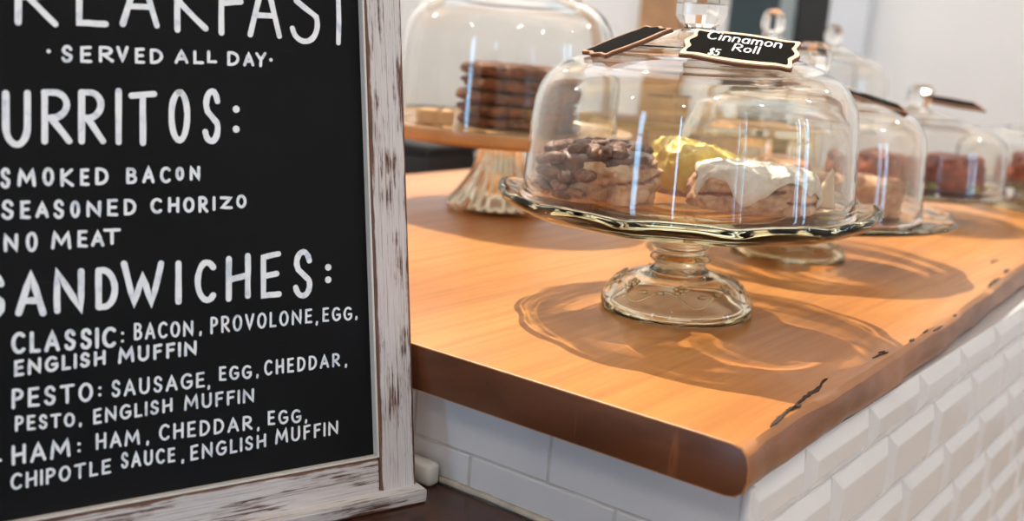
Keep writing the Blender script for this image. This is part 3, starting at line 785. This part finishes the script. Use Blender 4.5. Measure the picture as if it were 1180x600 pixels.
stand4 = rose_stand('cake_stand', 'glass cake stand at the right end of the row, cut by the frame edge', p4, .150, .5, .5, 10)
dome4 = dome('cake_dome', 'glass dome with round knob, last on the right of the row', p4+Z*(stand4['deck']+.0025), .132, .085, .2, .02)
p5 = Vector((.575, 2.135, ZC))
stand5 = trumpet_stand('cake_stand', 'tall glass stand at the back of the bar, left of the red-brown pastries', p5, .125, .13)
dome5 = dome('cake_dome', 'small tall glass dome at the back, against the pale column', p5+Z*(stand5['deck']+.0012), .115, .112, .1, .018)
p6 = Vector((.365, 1.70, ZC))
stand6 = trumpet_stand('cake_stand', 'tall glass stand at the back, seen through the front dome', p6, .105, .14)
dome6 = dome('cake_dome', 'small glass dome at the back in front of the teal door', p6+Z*(stand6['deck']+.0012), .096, .108, .3, .018)

# ------------------------------------------------------------------ pastries
def roll_body(R, H, seed, amp=.06, n=72, groove=None):
    """groove: list of (centre height, slope, depth, th0, half span) seams wound round the side; seam faces take material 1"""
    bm = bmesh.new(); seam = set()
    if groove: n = 200
    P = [(0, 0), (R*.6, 0), (R*.92, .001), (R, H*.10), (R*1.02, H*.35), (R*1.0, H*.62), (R*.95, H*.82), (R*.82, H*.95), (R*.6, H), (R*.3, H*1.01), (0, H*1.01)]
    def f(i, th, r, z):
        d = Vector((math.cos(th)*r, math.sin(th)*r, z))*28+Vector((seed*5, 0, 0))
        k = 1+amp*noise.fractal(d, .6, 2, 4)+.04*math.cos(2*th+seed)
        zz = z if z < .002 else z*(1+amp*.8*noise.noise(d*.8+Vector((3, 3, 3))))
        if groove and r > R*.8:
            for zc, sl, dp, t0, hs in groove:
                dt = (th-t0+PI) % (2*PI)-PI
                if abs(dt) > hs: continue
                g = math.exp(-((z-(zc+sl*dt+.002*noise.noise(Vector((th*3, seed, 0)))))/.0022)**2)*min(1, (hs-abs(dt))*5)
                k -= dp*g
                if g > .45: seam.add((i, int(round(th*n/2/PI)) % n))
        return r*k, zz
    lathe(bm, smooth_prof(P, 9 if groove else 4), n, f, closed=False)
    if seam:
        bm.verts.ensure_lookup_table(); m = len(smooth_prof(P, 9))
        sv = {1+(i-1)*n+k for i, k in seam}
        for fc in bm.faces:
            if sum(v.index in sv for v in fc.verts) >= 3: fc.material_index = 1
    return bm
def icing_shell(R, H, seed, cover, drip, lift=.003, n=160, ripple=.0016):
    """cap over a roll that runs down the side in drips; cover(th) = fraction of the side covered"""
    bm = bmesh.new(); P = smooth_prof([(0, H*1.01), (R*.3, H*1.01), (R*.6, H), (R*.82, H*.95), (R*.95, H*.82), (R*1.0, H*.62), (R*1.02, H*.35), (R*1.0, H*.1)], 5)
    side0 = 15; rows = []
    m = len(P)
    def pt(th, u, off):
        x = u*(m-1); i = min(int(x), m-2); k = x-i
        r = P[i][0]*(1-k)+P[i+1][0]*k; z = P[i][1]*(1-k)+P[i+1][1]*k
        d = Vector((math.cos(th)*r, math.sin(th)*r, z))*28+Vector((seed*5, 0, 0))
        w = 1+.04*math.cos(2*th+seed)+.05*noise.fractal(d, .6, 2, 4)
        nr, nz = (0, 1) if u < .3 else (math.sin((u-.3)/.7*PI/2), math.cos((u-.3)/.7*PI/2))
        rip = ripple*(noise.fractal(d*2.2+Vector((9, 9, 1)), .7, 2, 4)-.45*abs(noise.noise(d*4.5))+.25)
        return Vector(((r*w+nr*(off+rip))*math.cos(th), (r*w+nr*(off+rip))*math.sin(th), z+nz*(off+rip)))
    S = 26; grid_o = []
    for s in range(1, S+1):
        ring = []
        for k in range(n):
            th = 2*PI*k/n; lim = cover(th)
            u = lim*s/S; off = lift*(1 if s < S-2 else (.75 if s == S-2 else (.45 if s == S-1 else -.0012/lift)))
            ring.append(bm.verts.new(pt(th, u, off)))
        grid_o.append(ring)
    c = bm.verts.new(pt(0, 0, lift))
    for k in range(n): bm.faces.new((c, grid_o[0][k], grid_o[0][(k+1) % n]))
    for a, b in zip(grid_o, grid_o[1:]):
        for k in range(n): bm.faces.new((a[k], b[k], b[(k+1) % n], a[(k+1) % n]))
    bmesh.ops.recalc_face_normals(bm, faces=bm.faces[:])
    return bm
def drips(seed, lo, hi, nd=9):
    rnd = random.Random(seed); cs = [(rnd.random()*2*PI, .10+.16*rnd.random(), rnd.random()) for _ in range(nd)]
    def f(th):
        v = lo+.06*noise.noise(Vector((math.cos(th)*2+seed, math.sin(th)*2, 0)))
        for c, w, a in cs:
            d = (th-c+PI) % (2*PI)-PI
            v += (hi-lo)*(.35+.65*a)*math.exp(-(d/w)**2)
        return max(.3, min(v, .97))
    return f
deck0 = ZC+.0992
# sticky pecan roll, left
pq = on_z(694, 231, .0992); pq.z = deck0
pecan = thing('pecan_roll', 'dark sticky pecan roll at the left on the front cake stand', 'pastry', pq, .3)
R_, H_ = .050, .045
mesh_obj('dough', roll_body(R_, H_, 1, .13, groove=[(.024, .006, .06, 5.2, 1.0), (.036, -.004, .05, 5.6, .6)]), [M['dough_tan'], M['cinn']], pecan)
def cov(th):                                            # glaze runs down on the left and back, spares the cut front right
    d = (th-PI*1.05+PI) % (2*PI)-PI
    return .50+.42*math.exp(-(d/1.0)**2)+.07*noise.noise(Vector((math.cos(th)*3, math.sin(th)*3, 3)))
mesh_obj('glaze', icing_shell(R_, H_, 1, cov, 0, .0022), M['glaze'], pecan)
rnd = random.Random(5)
for k in range(46):
    if k < 28: rr = R_*.9*math.sqrt(rnd.random()); th = rnd.random()*2*PI; z = H_*1.06-.10*(rr/R_)**4*H_
    else: th = PI*1.05+(rnd.random()-.5)*1.6; rr = R_*(1.0+.07*rnd.random()); z = H_*(.15+.75*rnd.random())
    bm = bmesh.new(); ax = (.0085+.0045*rnd.random(), .0058+.0022*rnd.random(), .0046+.002*rnd.random())
    rot = Matrix.Rotation(rnd.random()*PI, 3, 'Z') @ Matrix.Rotation((rnd.random()-.5)*1.2, 3, 'X')
    r0 = bmesh.ops.create_icosphere(bm, subdivisions=3, radius=1)
    for v in bm.verts:
        d = v.co.copy(); g = 1-.22*math.exp(-(d.y/.16)**2)*(d.z > -.2)+.10*noise.noise(d*3+Vector((k, 0, 0)))
        g -= .08*math.cos(d.x*9)*abs(d.y)
        v.co = rot @ Vector((d.x*ax[0], d.y*ax[1], d.z*ax[2]))*g+Vector((rr*math.cos(th), rr*math.sin(th), z+.001))
    mesh_obj('pecan', bm, M['pecan'], pecan)
# yellow frosted roll behind
pq = on_z(809, 227, .0992); pq.z = deck0
yel = thing('frosted_roll', 'roll under yellow frosting behind the white-iced roll', 'pastry', pq, 0)
R_, H_ = .047, .042
mesh_obj('dough', roll_body(R_, H_, 2, .06), M['dough_swirl'], yel)
def cov2(th):
    d = (th-PI*1.20+PI) % (2*PI)-PI
    return min(.985, .62+.42*math.exp(-(d/.95)**2)+.12*noise.noise(Vector((math.cos(th)*4, math.sin(th)*4, 1))))
mesh_obj('yellow_frosting', icing_shell(R_, H_, 2, cov2, 0, .0050, ripple=.0042), M['yellow'], yel)
for q in yel.children:                                  # risen higher on the left
    for v in q.data.vertices: v.co.z *= 1-.20*v.co.x/R_
# white iced cinnamon roll in front, right
pq = on_z(868, 246, .0992); pq.z = deck0
cin = thing('cinnamon_roll', 'cinnamon roll with dripping white icing at the right of the front cake stand', 'pastry', pq, .5)
R_, H_ = .057, .037
mesh_obj('dough', roll_body(R_, H_, 3, .10, groove=[(.020, .007, .07, PI*1.35-.5, .9), (.013, -.006, .05, PI*1.75-.5, .6)]), [M['dough_swirl'], M['cinn']], cin)
mesh_obj('white_icing', icing_shell(R_, H_, 3, drips(4, .55, .86, 16), 0, .0030, ripple=.0034), M['icing'], cin)
# parchment corner standing up at the right of the iced roll, with a folded strip on the plate
pr = on_z(948, 252, .0992); pr.z = deck0
pap = thing('parchment_paper', 'cream parchment corner standing between the white-iced roll and the dome', 'paper', pr)
def sheet_obj(name, quad, th, parent, curl=.003):
    bm = bmesh.new(); n = 8; a, b, c, d_ = [Vector(q) for q in quad]; top, bot = [], []
    nr = (b-a).cross(d_-a).normalized()
    for i in range(n+1):
        r1, r2 = [], []
        for j in range(n+1):
            p = a.lerp(b, i/n).lerp(d_.lerp(c, i/n), j/n)+nr*curl*math.sin(PI*i/n)*math.sin(2*j/n)
            r1.append(bm.verts.new(p)); r2.append(bm.verts.new(p-nr*th))
        top.append(r1); bot.append(r2)
    for i in range(n):
        for j in range(n):
            bm.faces.new((top[i][j], top[i+1][j], top[i+1][j+1], top[i][j+1])); bm.faces.new((bot[i][j], bot[i][j+1], bot[i+1][j+1], bot[i+1][j]))
        bm.faces.new((top[i][0], bot[i][0], bot[i+1][0], top[i+1][0])); bm.faces.new((top[i][n], top[i+1][n], bot[i+1][n], bot[i][n]))
        bm.faces.new((top[0][i], top[0][i+1], bot[0][i+1], bot[0][i])); bm.faces.new((top[n][i], bot[n][i], bot[n][i+1], top[n][i+1]))
    bmesh.ops.recalc_face_normals(bm, faces=bm.faces[:]); return mesh_obj(name, bm, M['paper'], parent)
sheet_obj('corner', [(-.013, .004, .001), (.014, .0, .001), (.0105, .004, .036), (.009, .006, .041)], .0005, pap)
sheet_obj('folded_strip', [(-.030, -.018, .0012), (.004, -.014, .0012), (.014, .0, .0016), (-.013, .004, .0016)], .0006, pap, .0008)

# cookies: five in a stack, each its own
ck = ['topmost brown cookie of the stack under the tall dome', 'second brown cookie from the top of the stack', 'middle brown cookie of the stack under the tall dome', 'second brown cookie from the bottom of the stack', 'bottom brown cookie of the stack, resting on the plate']
zc = pc.z+stand1['deck']+.0005; pk = pc+RT*.010
for k in range(5):
    lev = 4-k
    o = thing('cookie', ck[k], 'cookie', (pk.x+.004*math.sin(k*2.1), pk.y+.003*math.cos(k*3), zc+lev*.0174), k*1.3, 'cookies stacked under the tall dome')
    bm = bmesh.new(); R_ = .072-.0015*(k % 2)+(.004 if k == 4 else 0)
    P = [(0, .0004), (R_*.8, .0), (R_*.97, .003), (R_, .007), (R_*.985, .0115), (R_*.93, .0150), (R_*.7, .0166), (0, .017)]
    def f(i, th, r, z, k=k):
        d = Vector((math.cos(th)*r, math.sin(th)*r, z+.05*k))*70
        return r*(1+.035*noise.fractal(d*.7, .6, 2, 3)+.02*noise.noise(d*2.4)), z+(.0022*noise.noise(d*.8) if .002 < z < .0168 else 0)
    lathe(bm, smooth_prof(P, 3), 96, f, closed=False); mesh_obj('baked_disc', bm, M['cookie'], o)
    for j in range(7):
        th = 2*PI*j/7+k; bm = bmesh.new(); rr = R_*(.94+.05*random.random())
        blob(bm, (rr*math.cos(th), rr*math.sin(th), .009+.003*random.random()), (.007, .007, .004), j+k*9, .2, 1.6, 2); mesh_obj('nut_lump', bm, M['pecan'], o)
# shortbread square beside the stack
ps = at_depth(501, 139, 1.44); ps.z = zc
o = thing('shortbread', 'pale tan shortbread bar left of the cookie stack', 'pastry', ps, .3)
bm = bmesh.new(); box(bm, (-.022, -.018, 0), (.022, .018, .022), .003, 0, 3)
for v in bm.verts: v.co += Vector((1, 1, 1))*.0012*noise.noise(v.co*90)
mesh_obj('bar', bm, M['shortbread'], o)

# pastries on the other stands
def scone(label, loc, r, h, rot, mat, seed, group=None, green=False):
    o = thing('scone' if not green else 'savory_pastry', label, 'pastry', loc, rot, group)
    bm = roll_body(r, h, seed, .16); mesh_obj('crust', bm, mat, o)
    if green:
        for j in range(5):
            th = 2*PI*j/5+seed; bm = bmesh.new(); blob(bm, (r*1.06*math.cos(th), r*1.06*math.sin(th), h*.16), (.010, .010, .006), j+seed, .3, 2, 2); mesh_obj('garnish', bm, M['green'], o)
    return o
z2 = p2.z+stand2['deck']+.001
scone('tan scone at the right under the second dome from the front', Vector((p2.x+.075, p2.y-.035, z2)), .046, .046, 0, M['scone'], 11)
scone('tan scone at the left under the second dome, behind the yellow roll', Vector((p2.x-.055, p2.y-.02, z2)), .048, .050, 1, M['dough_tan'], 12)
scone('tan scone at the back under the second dome', Vector((p2.x+.01, p2.y+.072, z2)), .044, .052, 2, M['scone'], 13)
z3 = p3.z+stand3['deck']+.001
for lb, dx, dy, s in (('left red-brown pastry with green garnish near the far end', -.045, -.035, 21), ('right red-brown pastry with green garnish near the far end', .062, -.02, 22), ('back red-brown pastry behind the two garnished ones', .0, .068, 23)):
    scone(lb, Vector((p3.x+dx, p3.y+dy, z3)), .048, .058, s, M['red_pastry'], s, None, True)
z4 = p4.z+stand4['deck']+.001
scone('brown pastry under the last dome on the right', Vector((p4.x+.0, p4.y-.03, z4)), .055, .05, 1, M['red_pastry'], 31)

# ------------------------------------------------------------------ name cards on the domes
def plaque_outline(w, h, n=12):
    """ornate bracket outline, centred, in 2-D"""
    q = [(.0, .5), (.22, .475), (.36, .44), (.46, .46), (.47, .36), (.455, .20), (.50, .0)]
    pts = []
    for sx, sy, rev in ((1, 1, False), (1, -1, True), (-1, -1, False), (-1, 1, True)):
        s = [(x*sx*w, y*sy*h) for x, y in q]
        if rev: s = s[::-1]
        pts += s[:-1] if True else s
    out = []
    m = len(pts)
    for i in range(m):
        p0, p1, p2_, p3_ = [Vector(pts[(i+k) % m]) for k in (-1, 0, 1, 2)]
        for k in range(4):
            t = k/4; out.append(.5*((2*p1)+(p2_-p0)*t+(2*p0-5*p1+4*p2_-p3_)*t*t+(3*p1-p0-3*p2_+p3_)*t**3))
    return out
def prism(bm, pts, z0, z1, mi=0):
    a = [bm.verts.new((p.x, p.y, z0)) for p in pts]; b = [bm.verts.new((p.x, p.y, z1)) for p in pts]
    bm.faces.new(a[::-1]).material_index = mi; bm.faces.new(b).material_index = mi; n = len(pts)
    for i in range(n): bm.faces.new((a[i], a[(i+1) % n], b[(i+1) % n], b[i])).material_index = mi
    bmesh.ops.recalc_face_normals(bm, faces=bm.faces[:])
def plaque(label, TL, TR, BL, group=None, text=None, border=None):
    """card from three surveyed corners (top left, top right, bottom left)"""
    X = (TR-TL); w = X.length; X.normalize(); Y = (TL-BL); Y = (Y-X*Y.dot(X)); h = Y.length; Y.normalize(); W = X.cross(Y)
    c = (TR+BL)/2
    o = thing('name_card', label, 'card', c, 0, group); o.matrix_world = frame_mat(c, X, Y, W)
    bm = bmesh.new(); prism(bm, plaque_outline(w, h), -.0030, -.0006); mesh_obj('wooden_back', bm, M['card_edge'], o, False)
    bm = bmesh.new(); prism(bm, plaque_outline(w*.985, h*.97), -.0006, .0004); mesh_obj('border', bm, border or M['card_wood'], o, False)
    bm = bmesh.new(); prism(bm, plaque_outline(w*.90, h*.80), .0004, .0009); mesh_obj('black_face', bm, M['card_black'], o, False)
    if text:
        bm = bmesh.new()
        for s, cx, y0, hh, ww, pen in text:
            gap = .26; tot = sum(GL[q][0] for q in s)+gap*(len(s)-1); k = ww*w/tot; x = cx*w-ww*w/2
            for q in s:
                cw = GL[q][0]*k
                for st_ in GL[q][1]: ribbon(bm, [(x+u*cw, y0*h+v*hh*h) for u, v in st_], pen, .0009, .0012, .1)
                x += cw+gap*k
        bmesh.ops.recalc_face_normals(bm, faces=bm.faces[:]); mesh_obj('lettering', bm, M['chalk'], o, False)
    return o
TL, TR, BL = at_depth(785, 30, .930), at_depth(913, 50, .905), at_depth(808, 68, .855)
card0 = plaque('black chalk card reading Cinnamon Roll, leaning on the front dome', TL, TR, BL, None,
       [('Cinnamon', .0, .12, .26, .64, .0015), ('Roll', .05, -.17, .23, .22, .0014), ('$5', -.19, -.40, .20, .085, .0013)])
card1 = plaque('dark tilted card with pale border left of the knob on the front dome', at_depth(682, 56, .955), at_depth(762, 27, .970), at_depth(695, 68, .90), border=M['card_brown'])
plaque('brown card on the dome right behind the front dome', at_depth(966, 98, 1.29), at_depth(1042, 122, 1.29), at_depth(968, 106, 1.245), border=M['card_brown'])
plaque('brown card on the dome over the red-brown pastries', at_depth(1066, 108, 1.72), at_depth(1132, 119, 1.72), at_depth(1064, 116, 1.665), border=M['card_brown'])

# the front stand sits a hair out of true on the hand-finished slab: it leans with everything on it
tilt = Matrix.Translation(pm) @ Matrix.Rotation(math.radians(1.5), 4, -F) @ Matrix.Translation(-pm)
for o in (stand0, dome0, pecan, yel, cin, pap, card0, card1): o.matrix_world = Matrix.Translation((0, 0, .0018)) @ tilt @ o.matrix_basis

# ------------------------------------------------------------------ things further back
pb = on_plane(720, 128, N*3.2, N)
bl0 = on_plane(635, 150, N*3.2, N).dot(L); bl1 = on_plane(800, 150, N*3.2, N).dot(L)
o = thing('wooden_cabinet', 'tan wooden cabinet behind the bar, seen through the front dome', 'cabinet', L*bl0+N*3.2, TH)
wd = bl1-bl0; zt = pb.z
bm = bmesh.new(); box(bm, (0, 0, .05), (wd, .4, zt-.03), .004); mesh_obj('carcass', bm, M['tan_wood'], o, False)
bm = bmesh.new(); box(bm, (-.015, -.02, zt-.03), (wd+.015, .41, zt), .004); mesh_obj('top', bm, M['tan_dark'], o, False)
for k in range(3):
    bm = bmesh.new(); box(bm, (wd*k/3+.01, -.018, .10), (wd*(k+1)/3-.01, -.0005, zt-.05), .004); q = mesh_obj('door', bm, M['tan_dark'] if k == 0 else M['tan_wood'], o, False)
    bm = bmesh.new(); tube(bm, [(wd*(k+.8)/3, -.018, zt-.2), (wd*(k+.8)/3, -.035, zt-.2), (wd*(k+.8)/3, -.035, zt-.32), (wd*(k+.8)/3, -.018, zt-.32)], .005); mesh_obj('handle', bm, M['chrome'], q)
pbx = on_plane(767, 115, N*3.3, N)
o = thing('storage_box', 'tan box standing on the wooden cabinet behind the bar', 'box', L*pbx.dot(L)+N*3.3+Z*zt, TH)
bm = bmesh.new(); box(bm, (-.06, -.06, 0), (.06, .06, .09), .004); mesh_obj('carton', bm, M['tan_wood'], o, False)
bm = bmesh.new(); box(bm, (-.064, -.064, .0905), (.064, .064, .105), .003); mesh_obj('lid', bm, M['tan_dark'], o, False)
# black bin behind the bar, seen in the gap under the cookie plate
pk_ = on_plane(484, 182, N*2.6, N)
o = thing('black_bin', 'black bin behind the bar, beside the chalkboard frame', 'bin', L*(pk_.dot(L)-.12)+N*2.6, TH)
bm = bmesh.new(); zt2 = on_plane(484, 166, N*2.6, N).z
box(bm, (-.25, 0, 0), (.152, .25, zt2-.03), .012, 0, 3); mesh_obj('bin_body', bm, M['black'], o, False)
bm = bmesh.new(); box(bm, (-.256, -.006, zt2-.0295), (.158, .256, zt2), .01, 0, 3); mesh_obj('lid', bm, M['black'], o, False)

# ------------------------------------------------------------------ light, sky, camera
for k, (l_, n_) in enumerate(((.35, .1), (1.3, .6), (1.2, 2.2), (.3, -1.2), (-1.2, -.9), (-3.2, .2), (-3.4, 2.4), (.4, 3.3), (-1.7, 3.6), (-3.0, 3.5))):  # unseen bulbs without fixtures: dome sparkles, more added as fill light
    ld = bpy.data.lights.new('ceiling_fill_bulb', 'POINT'); ld.energy = 16; ld.color = (1, .962, .925); ld.shadow_soft_size = .045
    lo = bpy.data.objects.new('ceiling_fill_bulb', ld); col.objects.link(lo); lo.location = L*l_+N*n_+Z*2.75
sun = bpy.data.lights.new('sun', 'SUN'); sun.energy = 6.2; sun.angle = math.radians(.6); sun.color = (1, .90, .76)
so = bpy.data.objects.new('sun', sun); col.objects.link(so)
sd = Vector((.235, -.50, -1.0)); so.rotation_euler = sd.to_track_quat('-Z', 'Y').to_euler()
w = bpy.data.worlds.new('sky'); bpy.context.scene.world = w; w.use_nodes = True
bg = w.node_tree.nodes['Background']; bg.inputs[0].default_value = (.80, .90, 1, 1); bg.inputs[1].default_value = 2.0
cam = bpy.data.cameras.new('camera'); co = bpy.data.objects.new('camera', cam); col.objects.link(co)
co.matrix_world = frame_mat(CAM, RT, UP, -F)
cam.sensor_width = 36; cam.sensor_fit = 'HORIZONTAL'; cam.lens = FPX/1180*36
cam.clip_start = .02; cam.clip_end = 50
cam.dof.use_dof = True; cam.dof.focus_distance = .855
cam.dof.aperture_fstop = (cam.lens/1000)/.0082
sc = bpy.context.scene; sc.camera = co
sc.view_settings.view_transform = 'Standard'; sc.view_settings.look = 'None'
sc.view_settings.exposure = 0; sc.view_settings.gamma = 1; sc.view_settings.use_curve_mapping = False
cy = sc.cycles
cy.max_bounces = 26; cy.transmission_bounces = 22; cy.transparent_max_bounces = 40; cy.glossy_bounces = 6; cy.diffuse_bounces = 5
cy.caustics_refractive = True; cy.caustics_reflective = False; cy.blur_glossy = 0.; cy.sample_clamp_indirect = 4

# let the sun refract through the domes on to what is under and around them
sun.cycles.is_caustics_light = True
for o in bpy.data.objects:
    if o.type != 'MESH': continue
    mats = {m for m in o.data.materials}
    if M['dome'] in mats or M['glass'] in mats: o.cycles.is_caustics_caster = True
    else: o.cycles.is_caustics_receiver = True
